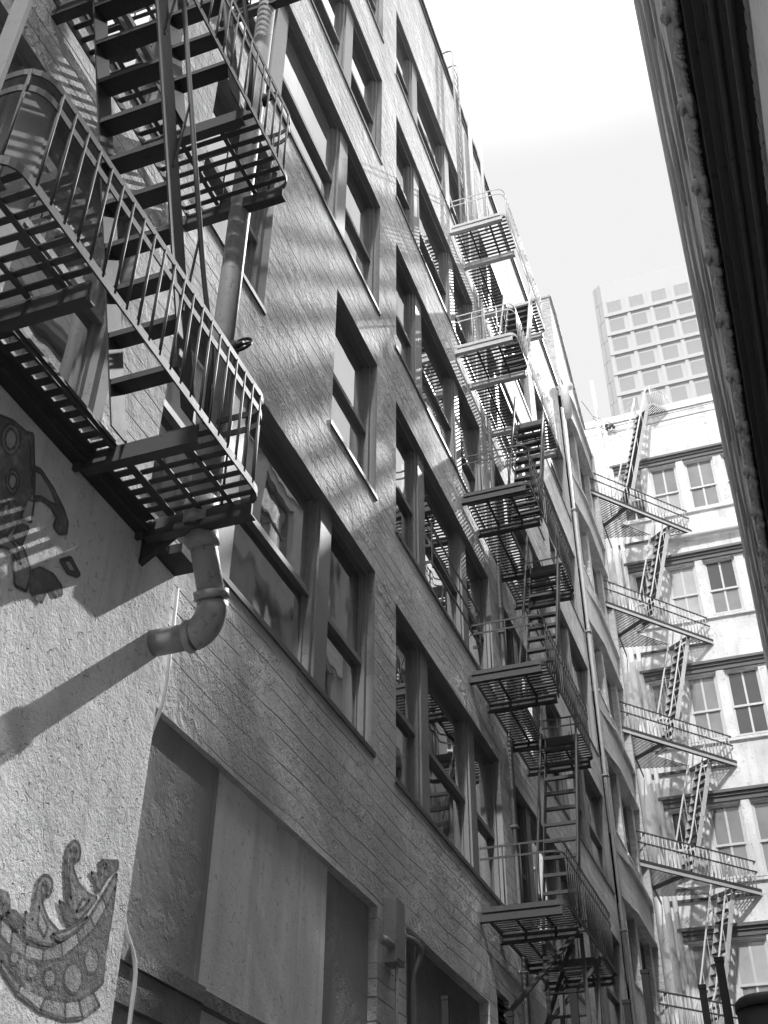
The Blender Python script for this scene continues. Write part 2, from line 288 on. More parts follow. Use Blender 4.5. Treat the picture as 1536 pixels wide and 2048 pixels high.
# painted shapes on the wall: tone, (y, z) outline
MURAL=[(2,[(5.41,2.16),(5.53,2.13),(5.56,2.03),(5.45,2.05)]),
(1,[(5.53,2.13),(5.66,2.10),(5.67,2.00),(5.56,2.03)]),
(2,[(5.66,2.10),(5.81,2.06),(5.82,1.98),(5.67,2.00)]),
(1,[(5.81,2.06),(5.99,2.08),(6.00,2.00),(5.82,1.98)]),
(2,[(5.99,2.08),(6.15,2.17),(6.20,2.08),(6.00,2.00)]),
(1,[(6.15,2.17),(6.30,2.27),(6.35,2.21),(6.20,2.08)]),
(2,[(6.30,2.27),(6.42,2.40),(6.49,2.35),(6.35,2.21)]),
(1,[(6.42,2.40),(6.52,2.56),(6.59,2.52),(6.49,2.35)]),
(2,[(6.52,2.56),(6.65,2.77),(6.66,2.68),(6.59,2.52)]),
(3,[(5.45,2.05),(5.56,2.03),(5.67,2.00),(5.82,1.98),(6.00,2.00),(6.20,2.08),(6.35,2.21),(6.49,2.35),(6.59,2.52),(6.66,2.68),(6.67,2.51),(6.66,2.26),(6.68,2.05),(6.58,1.97),(6.44,1.89),(6.30,1.85),(6.09,1.82),(5.83,1.83),(5.61,1.91),(5.48,1.96)]),
(1,[(5.48,1.96),(5.61,1.91),(5.62,1.87),(5.50,1.91)]),
(2,[(5.61,1.91),(5.83,1.83),(5.82,1.78),(5.62,1.87)]),
(1,[(5.83,1.83),(6.09,1.82),(6.06,1.74),(5.82,1.78)]),
(2,[(6.09,1.82),(6.30,1.85),(6.33,1.75),(6.06,1.74)]),
(1,[(6.30,1.85),(6.44,1.89),(6.51,1.80),(6.33,1.75)]),
(2,[(6.44,1.89),(6.58,1.97),(6.68,1.91),(6.51,1.80)]),
(2,[(5.77,1.97),(5.77,1.95),(5.77,1.94),(5.76,1.93),(5.75,1.92),(5.73,1.92),(5.72,1.92),(5.70,1.92),(5.69,1.93),(5.68,1.94),(5.68,1.96),(5.68,1.97),(5.69,1.98),(5.71,1.99),(5.72,1.99),(5.74,1.99),(5.75,1.99),(5.76,1.98)]),
(2,[(5.97,1.94),(5.97,1.93),(5.97,1.91),(5.96,1.90),(5.94,1.89),(5.92,1.88),(5.90,1.88),(5.88,1.89),(5.87,1.90),(5.86,1.92),(5.86,1.93),(5.86,1.95),(5.87,1.96),(5.89,1.97),(5.91,1.98),(5.93,1.98),(5.95,1.97),(5.96,1.96)]),
(2,[(6.44,2.02),(6.44,1.99),(6.43,1.96),(6.41,1.93),(6.38,1.91),(6.35,1.91),(6.32,1.91),(6.29,1.92),(6.26,1.94),(6.25,1.97),(6.24,2.00),(6.25,2.03),(6.27,2.06),(6.30,2.08),(6.33,2.09),(6.36,2.08),(6.40,2.07),(6.42,2.05)]),
(2,[(6.59,2.17),(6.59,2.14),(6.59,2.12),(6.57,2.09),(6.55,2.08),(6.52,2.07),(6.49,2.07),(6.47,2.08),(6.45,2.10),(6.43,2.13),(6.43,2.15),(6.44,2.18),(6.45,2.20),(6.47,2.22),(6.50,2.23),(6.53,2.22),(6.56,2.21),(6.58,2.19)]),
(2,[(6.16,1.95),(6.16,1.93),(6.16,1.91),(6.14,1.90),(6.13,1.89),(6.11,1.88),(6.08,1.88),(6.07,1.89),(6.05,1.90),(6.04,1.92),(6.04,1.94),(6.04,1.96),(6.05,1.97),(6.07,1.98),(6.09,1.99),(6.11,1.99),(6.13,1.98),(6.15,1.97)]),
(2,[(6.22,2.34),(6.13,2.44),(6.07,2.57),(6.05,2.66),(6.05,2.74),(6.10,2.80),(6.16,2.80),(6.19,2.76),(6.19,2.70),(6.16,2.68),(6.13,2.69),(6.15,2.72),(6.15,2.75),(6.11,2.76),(6.09,2.73),(6.10,2.68),(6.15,2.62),(6.23,2.56),(6.34,2.53),(6.46,2.54),(6.39,2.44),(6.30,2.34)]),
(2,[(5.83,2.20),(5.82,2.27),(5.81,2.35),(5.81,2.43),(5.84,2.48),(5.90,2.50),(5.95,2.48),(5.96,2.43),(5.94,2.38),(5.91,2.37),(5.92,2.40),(5.92,2.44),(5.89,2.46),(5.85,2.43),(5.86,2.38),(5.90,2.31),(5.98,2.25),(6.09,2.22),(6.17,2.21),(6.06,2.12),(5.94,2.10),(5.78,2.10),(5.74,2.23)]),
(1,[(6.18,2.44),(6.12,2.55),(6.09,2.66),(6.09,2.72),(6.07,2.73),(6.06,2.66),(6.09,2.57),(6.15,2.45)]),
(1,[(6.25,2.38),(6.30,2.48),(6.38,2.50),(6.32,2.42)]),
(1,[(5.89,2.18),(5.86,2.30),(5.89,2.27),(5.99,2.21),(5.97,2.14)]),
(3,[(5.41,2.25),(5.49,2.27),(5.55,2.27),(5.59,2.21),(5.58,2.15),(5.54,2.13),(5.54,2.16),(5.54,2.21),(5.50,2.23),(5.42,2.22)]),
(3,[(6.05,2.39),(6.17,2.38),(6.27,2.34),(6.25,2.30),(6.16,2.29)]),
(3,[(6.43,2.78),(6.64,2.85),(6.65,2.80),(6.54,2.70),(6.47,2.58),(6.41,2.64),(6.34,2.67),(6.47,2.69)]),
(1,[(6.46,2.77),(6.51,2.79),(6.50,2.74)]),
(3,[(4.31,5.07),(4.58,5.20),(4.73,5.22),(4.81,5.12),(4.86,4.98),(4.93,4.85),(4.92,4.68),(4.83,4.46),(4.74,4.23),(4.64,4.17)]),
(2,[(4.69,5.12),(4.70,5.08),(4.69,5.03),(4.68,4.99),(4.66,4.96),(4.63,4.93),(4.60,4.92),(4.57,4.93),(4.54,4.95),(4.52,4.98),(4.51,5.03),(4.52,5.07),(4.53,5.11),(4.55,5.15),(4.58,5.17),(4.61,5.18),(4.64,5.18),(4.67,5.16)]),
(1,[(4.66,5.09),(4.66,5.07),(4.66,5.04),(4.65,5.01),(4.64,4.99),(4.62,4.97),(4.60,4.97),(4.58,4.97),(4.57,4.99),(4.55,5.01),(4.55,5.04),(4.55,5.07),(4.56,5.09),(4.57,5.12),(4.59,5.13),(4.61,5.13),(4.63,5.13),(4.64,5.12)]),
(2,[(4.78,4.82),(4.79,4.79),(4.78,4.76),(4.78,4.72),(4.76,4.70),(4.74,4.68),(4.71,4.68),(4.69,4.69),(4.67,4.70),(4.66,4.73),(4.65,4.76),(4.66,4.79),(4.67,4.82),(4.68,4.85),(4.70,4.86),(4.72,4.87),(4.75,4.86),(4.77,4.85)]),
(1,[(4.76,4.80),(4.76,4.78),(4.76,4.76),(4.75,4.74),(4.75,4.72),(4.73,4.72),(4.72,4.71),(4.71,4.72),(4.69,4.73),(4.68,4.75),(4.68,4.77),(4.68,4.79),(4.68,4.81),(4.70,4.82),(4.71,4.83),(4.72,4.83),(4.74,4.83),(4.75,4.82)]),
(2,[(4.77,4.58),(4.77,4.55),(4.77,4.53),(4.77,4.51),(4.75,4.49),(4.74,4.48),(4.72,4.48),(4.71,4.49),(4.70,4.50),(4.68,4.52),(4.68,4.54),(4.68,4.57),(4.69,4.59),(4.70,4.60),(4.71,4.61),(4.73,4.62),(4.74,4.61),(4.76,4.60)]),
(1,[(4.75,4.57),(4.75,4.55),(4.75,4.54),(4.75,4.52),(4.75,4.51),(4.74,4.50),(4.73,4.50),(4.72,4.51),(4.71,4.52),(4.70,4.53),(4.70,4.54),(4.70,4.56),(4.70,4.57),(4.71,4.58),(4.72,4.59),(4.73,4.59),(4.74,4.59),(4.75,4.58)]),
(2,[(4.74,4.36),(4.74,4.34),(4.74,4.32),(4.74,4.30),(4.73,4.29),(4.72,4.28),(4.70,4.28),(4.69,4.28),(4.68,4.29),(4.67,4.31),(4.67,4.33),(4.67,4.35),(4.67,4.37),(4.68,4.38),(4.69,4.39),(4.71,4.39),(4.72,4.38),(4.73,4.37)]),
(1,[(4.73,4.35),(4.73,4.34),(4.73,4.32),(4.73,4.31),(4.72,4.30),(4.71,4.30),(4.71,4.30),(4.70,4.30),(4.69,4.31),(4.68,4.32),(4.68,4.33),(4.68,4.34),(4.68,4.36),(4.69,4.37),(4.70,4.37),(4.71,4.37),(4.71,4.37),(4.72,4.36)]),
(3,[(4.73,5.22),(4.80,5.26),(4.89,5.03),(4.86,4.98),(4.81,5.12)]),
(1,[(4.90,4.76),(4.97,4.78),(4.99,4.62),(4.88,4.59)]),
(3,[(4.88,4.54),(4.98,4.57),(4.95,4.40),(4.85,4.39)]),
(3,[(4.88,5.03),(4.96,5.06),(5.13,5.02),(5.28,4.95),(5.36,4.88),(5.37,4.79),(5.29,4.73),(5.22,4.75),(5.23,4.83),(5.13,4.87),(5.03,4.85),(4.96,4.78)]),
(1,[(4.90,5.01),(4.97,5.03),(5.12,4.98),(5.20,4.92),(5.12,4.89),(5.03,4.87),(4.96,4.82)]),
(2,[(4.90,4.27),(4.97,4.40),(5.09,4.30),(5.10,4.23),(5.10,4.13),(4.98,4.10)]),
(3,[(5.09,4.28),(5.18,4.37),(5.33,4.41),(5.44,4.38),(5.46,4.32),(5.39,4.27),(5.35,4.30),(5.29,4.24),(5.27,4.14),(5.14,4.15)]),
(3,[(5.36,4.55),(5.47,4.65),(5.61,4.59),(5.58,4.55),(5.47,4.51)]),
(1,[(5.40,4.57),(5.46,4.62),(5.57,4.58),(5.49,4.54)]),
(2,[(4.69,4.27),(4.78,4.37),(4.90,4.36),(4.99,4.27),(4.93,4.28),(4.84,4.30),(4.77,4.27),(4.71,4.20)]),
(3,[(5.68,2.12),(5.63,2.16),(5.57,2.17),(5.64,2.20),(5.71,2.18),(5.76,2.13)]),
(2,[(6.04,2.18),(6.17,2.24),(6.28,2.31),(6.38,2.39),(6.35,2.33),(6.22,2.22),(6.13,2.17)]),
]
GATE = [(-2.79,2.36,.055),(-2.28,2.2,.05),(-1.78,2.33,.06),(-1.39,2.22,.05),(-1.23,2.42,.055),(-.83,2.28,.05),(-.68,2.46,.06)]
# ------------------------------------------------------------------ ground
def struct(name, mb, mat): o = mb.build(name, mat); o['kind'] = 'structure'; return o
struct('ground', MB().quad((-600,-400,GZ-.12),(600,-400,GZ-.12),(600,900,GZ-.12),(-600,900,GZ-.12)), 'dirt')
struct('road', MB().quad((-3.2,-60,GZ-.1),(-.4,-60,GZ-.1),(-.4,37.9,GZ-.1),(-3.2,37.9,GZ-.1)), 'asphalt')
pv = MB(); pv.box(-4.5,-3.2,-60,37.9,GZ-.115,GZ); pv.box(-.4,.7,-60,37.9,GZ-.115,GZ); struct('pavement', pv, 'paving')

# ------------------------------------------------------------------ long concrete building on the alley
FX = -4.5
F = Frame(lambda u, v, w: (FX + w, u, v))
left = thing('concrete_building', (FX, 12, GZ), 'long board-formed concrete building with wide sash windows and rough plaster patches lining the alley', 'building')
BAYS = [(.25,5.6),(6.4,11.78),(12.6,17.95),(18.75,24.1),(24.9,29.0)]
ROWS = [(6.0,8.6),(9.87,12.42),(13.65,16.3),(17.6,20.2),(21.65,24.2)]
WD = .23
opens = []
for r, (z0, z1) in enumerate(ROWS):
    for b, (y0, y1) in enumerate(BAYS):
        if b == 1 and r == 1: opens += [(6.4,8.03,z0,z1,(1.0,)), (10.1,11.75,z0,z1,(1.0,))]
        elif b == 4: opens.append((y0,y1,z0,z1,(1.25,1.7)))
        else: opens.append((y0,y1,z0,z1,(1.25,2.05,1.33)))
NI = [(6.86,12.01,GZ,4.22,.2),(12.97,16.55,GZ,4.28,.17),(17.0,17.72,3.55,4.57,.12),(19.6,21.4,GZ,4.1,.2),(24,28,GZ,4.1,.2)]
mb = MB(); rv = MB(); F.wall(mb, -3, 29.3, GZ, 27.7, [o[:4] for o in opens] + NI, WD, rv); rv.build('reveal', 'reveal', left)
mb.quad((FX,29.3,GZ),(FX-9,29.3,GZ),(FX-9,29.3,27.7),(FX,29.3,27.7)); mb.quad((FX,-3,GZ),(FX,-3,27.7),(FX-9,-3,27.7),(FX-9,-3,GZ))
mb.build('wall', 'facade', left)
MB().box(-13.5,-4.95,-2.9,29.2,GZ,27.3).build('inner_wall', 'black', left)
MB().quad((-13.5,-3,27.32),(FX,-3,27.32),(FX,29.3,27.32),(-13.5,29.3,27.32)).build('roof', 'asphalt', left)
cp = MB(); cp.box(FX-.3,FX+.07,-3,29.3,27.703,27.86); cp.box(FX+.003,FX+.03,-3,29.3,27.52,27.70); cp.build('coping', 'trim_dark', left)
for i, (y0, y1, z0, z1, li) in enumerate(opens):
    sash_window(F, left, y0, y1, z0, z1, li, WD-.03, ('sash',('glass','glass','glass','glass_blind','glass_dim'),'cill'))
# ground floor infill, pier strips, base moulding, joint of the recess
b = MB(); b.quad((FX-.06,6.86,GZ),(FX-.06,8.18,GZ),(FX-.06,8.18,4.22),(FX-.06,6.86,4.22)).build('infill_panel', M['plain'], left, label='rough rendered narrow infill panel')
b = MB(); b.box(FX-.2,FX-.075,8.18,10.71,GZ,4.22).build('infill_panel', 'smooth', left, label='smooth pale infill panel')
b = MB(); b.box(FX-.2,FX-.11,10.71,12.01,GZ,4.22).build('infill_panel', 'plain', left, label='deep dark infill panel')
b = MB(); b.quad((FX-.15,12.97,GZ),(FX-.15,16.55,GZ),(FX-.15,16.55,4.28),(FX-.15,12.97,4.28)).build('infill_panel', 'plain_dark', left, label='wide dark recessed panel')
b = MB(); b.quad((FX-.18,19.6,GZ),(FX-.18,21.4,GZ),(FX-.18,21.4,4.1),(FX-.18,19.6,4.1)); b.quad((FX-.18,24,GZ),(FX-.18,28,GZ),(FX-.18,28,4.1),(FX-.18,24,4.1)); b.build('infill_panel', 'plain_dark', left)
b = MB(); b.box(FX-.055,FX+.03,6.9,8.17,2.28,2.40); b.box(FX-.055,FX+.008,6.9,8.17,2.02,2.27)
b.box(FX-.084,FX+.01,8.172,10.7,2.28,2.39); b.build('base_moulding', 'plain_dark', left)
MB().box(FX-.13,FX-.052,8.12,8.19,GZ,4.2).build('corner_bead', 'plain', left)
MB().box(FX-.149,FX-.09,12.99,13.06,GZ,4.25).build('corner_bead', 'plain', left)
MB().box(FX-.149,FX-.1,13.55,13.62,GZ,4.25).build('corner_bead', 'plain', left)
# louvre
b = MB(); b.box(FX-.11,FX-.10,17.0,17.72,3.55,4.57)
lv = b.build('wall_louvre', 'black', left); s = MB()
for k in range(9): s.hexa([(FX-.09,17.03,3.60+k*.108),(FX-.01,17.03,3.56+k*.108),(FX-.01,17.69,3.56+k*.108),(FX-.09,17.69,3.60+k*.108),(FX-.09,17.03,3.615+k*.108),(FX-.01,17.03,3.575+k*.108),(FX-.01,17.69,3.575+k*.108),(FX-.09,17.69,3.615+k*.108)])
s.build('slat', 'iron_mid', lv)
# window guard
gd = thing('window_guard', (FX,15.4,10.1), 'three dark rails guarding the second-storey window beside the fire escape', 'railing')
b = MB()
for z in (10.20,10.52,10.86): b.sweep(fillet([(FX-.05,14.0,z),(FX+.10,14.0,z),(FX+.10,16.75,z),(FX-.05,16.75,z)], .05), .012, .055)
b.build('rail', 'iron', gd); b = MB()
for y in (14.03,16.72): b.box(FX+.09,FX+.105,y-.02,y+.02,10.1,10.95)
b.build('post', 'iron', gd)

# ------------------------------------------------------------------ low stucco wall with its mural, and the dark ledge above it
mw = thing('mural_wall', (-4.42,2,GZ), 'low rough stucco wall painted with a dark scroll and tile mural under the ledge', 'wall')
MB().box(-4.6,-4.42,-3,6.85,GZ,5.36).build('stucco', 'mural_wall', mw)
names = {1: 'light_paint', 2: 'mid_paint', 3: 'dark_paint'}
lay = {}
for i, (tone, poly) in enumerate(MURAL):
    poly = [(min(y, 6.83), z) for y, z in poly]
    x = -4.42 + .0025 + i*.00012
    lay.setdefault(tone, MB()).quad(*[(x, y, z) for y, z in poly])
for tone, b in lay.items(): b.build(names[tone], 'm%d' % tone, mw)
# outlines of the painted shapes
b = MB()
for i, (tone, poly) in enumerate(MURAL):
    if tone == 3 and len(poly) > 14 and i != 9: continue
    x = -4.42 + .0025 + (i+.5)*.00012
    n = len(poly)
    for k in range(n):
        a = Vector((x, min(poly[k][0],6.83), poly[k][1])); c = Vector((x, min(poly[(k+1) % n][0],6.83), poly[(k+1) % n][1])); d = c-a
        if d.length < .004: continue
        s = Vector((1,0,0)).cross(d.normalized())*.011; b.quad(a-s, c-s, c+s, a+s)
b.build('outline', 'm_line', mw)
lg = thing('wall_ledge', (-4.3,2,5.37), 'black timber ledge running along the top of the mural wall', 'ledge')
MB().box(-4.6,-4.315,-3,6.55,5.372,5.50).build('board', 'soffit', lg)
b = MB(); b.box(-4.6,-4.2,6.553,6.86,5.372,5.46); b.hexa([(-4.48,6.3,5.1),(-4.12,6.3,5.36),(-4.12,6.36,5.36),(-4.48,6.36,5.1),(-4.48,6.3,5.37),(-4.121,6.3,5.371),(-4.121,6.36,5.371),(-4.48,6.36,5.37)]); b.build('bracket', 'soffit', lg)

# ------------------------------------------------------------------ standpipe with elbow, conduits, junction box
P = thing('standpipe', (-3.9,6.28,4.6), 'fat grey standpipe with elbow turning into the mural wall beside the fire escape', 'pipe')
MB().tube([(-3.9,6.28,27.4),(-3.9,6.28,9.4),(-3.9,6.28,5.5)], .105, 20).build('riser', 'pipe', P)
MB().tube([(-3.9,6.28,5.42),(-3.9,6.63,4.86)], .108, 20).build('offset_pipe', 'pipe', P)
arc = [(-3.9,6.63,4.86)] + [(-3.9-.17*(1-math.cos(t)), 6.63+.055*math.sin(t), 4.86-.19*math.sin(t)-.045*t/1.57) for t in [1.5708*k/10 for k in range(1,11)]]
MB().tube(arc, .125, 20).build('elbow', 'pipe', P)
MB().tube([(-4.06,6.69,4.625),(-4.5,6.69,4.625)], .108, 20).build('outlet', 'pipe', P)
for p, q, r_ in (((-3.9,6.285,5.62),(-3.9,6.285,5.36),.135), ((-3.9,6.34,5.34),(-3.9,6.40,5.24),.128), ((-3.9,6.585,4.94),(-3.9,6.615,4.88),.140), ((-4.06,6.69,4.625),(-4.12,6.69,4.625),.136)):
    MB().tube([p, q], r_, 20).build('collar', 'pipe', P)
for zc in (7.35, 11.2):
    b = MB(); c = Vector((-3.72,6.3,zc))
    ring = [c + Vector((.10*math.cos(a), .03*math.sin(a), .10*math.sin(a))) for a in [2*math.pi*k/16 for k in range(17)]]
    b.tube(ring, .016, 6)
    for k in range(5):
        a = 2*math.pi*k/5; b.beam(c, c + Vector((.1*math.cos(a), .03*math.sin(a), .1*math.sin(a))), .018, .018)
    b.tube([c+Vector((-.18,0,0)), c+Vector((.03,0,0))], .035, 8); b.blob(c+Vector((-.08,0,-.02)), .07, .07, .09)
    b.build('valve_wheel', 'black', P)
def pipe(name, pts, r, mat, label, cat='pipe', group=None, n=8, clips=()):
    b = MB(); b.tube(pts, r, n)
    for c in clips: b.box(c[0]-r*1.9, c[0]+r*1.9, c[1]-r*1.9, c[1]+r*1.9, c[2]-.02, c[2]+.02)
    kw = dict(origin=pts[-1], label=label, category=cat)
    if group: kw['group'] = group
    return b.build(name, mat, **kw)
pipe('conduit', fillet([(-4.46,6.98,5.33),(-4.46,7.02,4.3),(-4.53,6.97,3.95),(-4.53,6.97,2.55),(-4.44,7.1,2.3),(-4.44,7.1,GZ)], .15, 4), .016, 'pipe_pale', 'thin pale conduit bending down the corner where mural wall meets concrete', 'conduit')
jb = thing('junction_box', (-4.46,12.4,3.7), 'tall grey metal junction box with stub pipe on the pier between panels', 'box')
MB().box(-4.497,-4.34,12.18,12.46,3.66,4.36).build('box', 'pipe', jb)
b = MB(); b.tube([(-4.40,12.18,3.83),(-4.40,11.98,3.83),(-4.43,11.96,3.84)], .05, 10); b.build('stub_pipe', 'pipe', jb); b = MB(); b.tube([(-4.38,12.30,3.66),(-4.38,12.30,2.9),(-4.40,12.3,2.4)], .022, 8); b.box(-4.45,-4.33,12.24,12.36,2.75,2.85); b.build('drop_conduit', 'pipe', jb)
b = MB(); b.box(-4.337,-4.328,12.21,12.43,3.70,4.32); b.build('cover', 'pipe', jb)
pipe('bent_pipe', fillet([(-4.46,12.82,4.12),(-4.40,13.0,4.12),(-4.42,13.35,4.1),(-4.58,13.4,3.8),(-4.58,13.4,GZ)], .12), .03, 'pipe', 'short bent grey pipe dropping into the dark recess beside the junction box')
pipe('wall_pipe', [(-4.44,18.52,27.6),(-4.44,18.52,GZ)], .035, 'pipe', 'thin vertical pipe on the pier behind the fire escape, nearer of two', clips=[(-4.44,18.52,7.6),(-4.44,18.52,11.5),(-4.44,18.52,5.2)], group='thin pipes on the pier')
pipe('wall_pipe', [(-4.44,18.66,27.6),(-4.44,18.66,GZ)], .028, 'pipe', 'thinner vertical pipe close behind another on the pier at the fire escape', group='thin pipes on the pier')
pipe('downpipe', [(-4.36,29.0,26.4),(-4.36,29.0,GZ)], .046, 'pipe_mid', 'worn white downpipe at the joint between the two buildings, thicker one', clips=[(-4.36,29.0,z) for z in (22,17.5,13,8.9,4)], group='downpipes at the building joint')
pipe('downpipe', [(-4.40,29.32,26.0),(-4.40,29.32,GZ)], .045, 'pipe_pale', 'slim white downpipe right behind the thicker one at the building joint', group='downpipes at the building joint')
# hoist cover and vent stub near the top of that joint
pipe('vent_hood', fillet([(-4.3,29.7,26.6),(-4.3,29.7,27.9),(-4.12,29.85,28.1)], .15), .16, 'pipe_pale', 'fat white vent hood high on the joint between the buildings', 'vent')
# ------------------------------------------------------------------ fire escapes
def platform(root, z, y0, ya, yb, y1, xin, xout, strip, mat, gmat=None, plate=False, rails=(.93,.76), bal=.16, rail_h=.045, first=0, pitch=.108):
    r = .17
    edge = fillet([(xin,y0,z),(xout,y0,z),(xout,y1,z),(xin,y1,z)], r, 6)
    b = MB(); b.sweep(edge, .014, .075)
    for y in (y0+.03, ya, yb, y1-.03):                      # channel beams out of the wall
        if y == y0+.03 and first: pass
        b.box(xin-.05, xout-.07, y-.012, y+.012, z-.16, z-.012); b.box(xin-.05, xout-.07, y+.0125, y+.08, z-.16, z-.145)
    b.box(xin, xin+.012, y0+.05, y1-.05, z-.07, z+.03)
    b.box(xin+strip-.006, xin+strip+.006, ya+.02, yb-.02, z-.06, z+.03)
    pf = b.build('platform', mat, root)
    def grate(x0, x1, a, c):
        g = MB(); n = int((c-a)/pitch)
        for k in range(n):
            y = a + (k+.5)*(c-a)/n; g.box(x0, x1, y-.024, y+.024, z-.008, z+.004)
        for q in ((.3,.68) if x1-x0 > .7 else (.5,)):
            x = x0+(x1-x0)*q; g.box(x-.022, x+.022, a, c, z-.022, z-.0085)
        return g.build('grating', gmat or mat, pf)
    xa = xin+strip+.02 if plate else xin+.013
    grate(xa, xout-.02, y0+.07, ya-.02); grate(xa, xout-.02, yb+.03, y1-.05)
    if plate:                                               # slotted plate along the wall side
        g = MB(); g.box(xin+.013, xin+.06, y0+.06, y1-.06, z-.012, z-.004); g.box(xin+strip-.05, xin+strip+.015, y0+.06, y1-.06, z-.012, z-.004); y = y0+.06
        while y < y1-.1: g.box(xin+.0605, xin+strip-.0505, y, y+.07, z-.012, z-.004); y += .118
        g.build('slotted_plate', gmat or mat, pf)
    else: grate(xin+.013, xin+strip-.007, ya+.03, yb-.02)
    g = MB()
    for rz in rails:
        g.sweep(fillet([(xin,y0+.02,z+rz),(xout,y0+.02,z+rz),(xout,y1-.02,z+rz),(xin,y1-.02,z+rz)], r+.04, 6), .012, rail_h)
        def post(x, y): g.tube([(x,y,z+.01),(x,y,z+rails[0]-.01)], .011, 6)
    y = y0+.24
    while y < y1-.2: post(xout, y); y += bal
    for x in (xin+.35, xin+.62, xin+.88): post(x, y0+.02); post(x, y1-.02)
    g.build('railing', mat, pf)
    return pf

def staircase(root, yA, z0, yB, z1, xs0, xs1, mat, n=12, hand='out', tread_d=.17, sd=.15):
    d = Vector((0, yB-yA, z1-z0)).normalized(); p = Vector((0, -d.z, d.y)) if yB > yA else Vector((0, d.z, -d.y))
    b = MB()
    for x in (xs0, xs1):
        A = Vector((x, yA, z0)); B = Vector((x, yB, z1)); q = Vector((0, (sd/2)/abs(d.z), 0))
        b.hexa([A-q-Vector((.007,0,0)), A+q-Vector((.007,0,0)), A+q+Vector((.007,0,0)), A-q+Vector((.007,0,0)), B-q-Vector((.007,0,0)), B+q-Vector((.007,0,0)), B+q+Vector((.007,0,0)), B-q+Vector((.007,0,0))])
    st = b.build('staircase', mat, root)
    for k in range(1, n):
        t = k/n; y = yA+(yB-yA)*t; z = z0+(z1-z0)*t
        b = MB(); b.box(xs0+.008, xs1-.008, y-tread_d/2, y+tread_d/2, z-.006, z+.006); b.box(xs0+.008, xs1-.008, y-tread_d/2, y-tread_d/2+.008, z-.05, z-.0065)
        b.build('tread', 'iron_mid' if mat == 'iron_pale' else mat, st)
    up = Vector((0, 0, .88)); b = MB()
    for x in ((xs1+.05,) if hand == 'out' else (xs0-.03, xs1+.05)):
        A = Vector((x,yA,z0)); B = Vector((x,yB,z1))
        pts = [A+Vector((0,(yA-yB)*.10,.05)), A+Vector((0,(yA-yB)*.09,.75)), A+(B-A)*.1+up, B+(A-B)*.02+up]
        b.tube(fillet(pts, .35, 6), .022, 8)
        for t in (.2,.5,.8):
            q = A+(B-A)*t; b.beam(q+Vector((-.04,0,.02)), q+up*1.0, .02, .01, (1,0,0))
    b.build('handrail', mat, st); return st

LV = [5.46, 9.38, 13.15, 17.06, 20.92]
fe1 = thing('fire_escape', (-4.45,4.3,5.46), 'dark iron fire escape nearest the viewer, overhanging the mural wall and standpipe', 'fire escape', 'iron fire escapes')
for z in (5.46, 9.38, 13.2):
    platform(fe1, z, 2.9, 3.86, 5.3, 6.24, -4.30 if z < 6 else -4.45, -3.33, .22 if z < 6 else .43, 'iron', None, z < 6, rail_h=.06, bal=.145, pitch=.118)
for z0, z1 in ((5.46,9.38),(9.38,13.2)):
    staircase(fe1, 5.2, z0, 3.75, z1, -4.0, -3.43, 'iron', n=11, sd=.20)
for z in (5.46,):
    b = MB(); b.box(-4.312,-4.301,2.9,6.2,z-.11,z+.04); b.build('wall_channel', 'iron', fe1)
    for y in (2.93,3.86,5.3,6.21): MB().box(-4.5,-4.352,y-.02,y+.02,z-.15,z-.02).build('wall_bracket', 'iron', fe1)
b = MB(); b.box(-3.25,-3.13,2.5,2.53,4.4,9.6); b.build('hanger_bar', 'sash', fe1)

fe2 = thing('fire_escape', (-4.45,18.1,GZ), 'five-level iron fire escape with rounded balconies halfway along the concrete building', 'fire escape', 'iron fire escapes')
for z in LV:
    platform(fe2, z, 16.2, 17.32, 18.95, 20.1, -4.45, -3.2, .56, 'iron_mid' if z < 15 else 'iron_pale', 'iron_mid', rail_h=.032, bal=.16, pitch=.098)  # top two balconies paler: sunlight on them put into the paint
for z0, z1 in zip(LV[:-1], LV[1:]):
    staircase(fe2, 17.45, z0, 18.95, z1, -3.84, -3.27, 'iron_mid' if z0 < 15 else 'iron_pale', n=12, hand='both')  # upper flight paled the same way, for sunlight
# gooseneck ladder from the top balcony over the parapet
b = MB()
for y in (16.55, 17.0):
    b.tube(fillet([(-4.30,y,20.95),(-4.30,y,28.75),(-4.62,y,28.75),(-4.62,y,27.9)], .16, 6), .03, 8)
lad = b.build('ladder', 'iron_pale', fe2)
for k in range(22): MB().tube([(-4.30,16.55,21.3+k*.32),(-4.30,17.0,21.3+k*.32)], .012, 6).build('rung', 'iron_pale', lad)
# brackets and the drop ladder under the lowest balcony
b = MB()
for y in (17.32, 18.95): b.beam((-4.48,y,4.25), (-3.35,y,5.31), .05, .06)
b.beam((-4.46,18.9,3.9),(-3.4,17.4,5.28),.05,.05); b.build('bracket', 'iron_mid', fe2)
b = MB()
for x in (-3.86,-3.28): b.box(x-.03,x+.03,17.5,17.54,.4,5.4); b.box(x-.03,x+.03,18.55,18.59,.2,5.3)
for x in (-3.862,-3.282): b.beam((x,17.56,1.0),(x,18.52,4.9),.035,.05,(1,0,0)); b.beam((x+.06,18.52,1.2),(x+.06,17.56,3.4),.035,.05,(1,0,0))
dl = b.build('drop_ladder', 'iron_mid', fe2)
for k in range(14): MB().box(-3.83,-3.31,17.47,17.57,.6+k*.33,.62+k*.33).build('rung', 'iron_mid', dl)
pipe('vent_pipe', fillet([(-4.34,18.1,21.5),(-4.34,18.1,28.3)], .1), .045, 'pipe_pale', 'pale vent pipe rising past the parapet above the top balcony', group='vent pipes at the roofline')
pipe('vent_pipe', [(-4.36,19.4,24.5),(-4.36,19.4,29.3)], .04, 'pipe_pale', 'straight pale pipe standing above the roofline beyond the gooseneck ladder', group='vent pipes at the roofline')

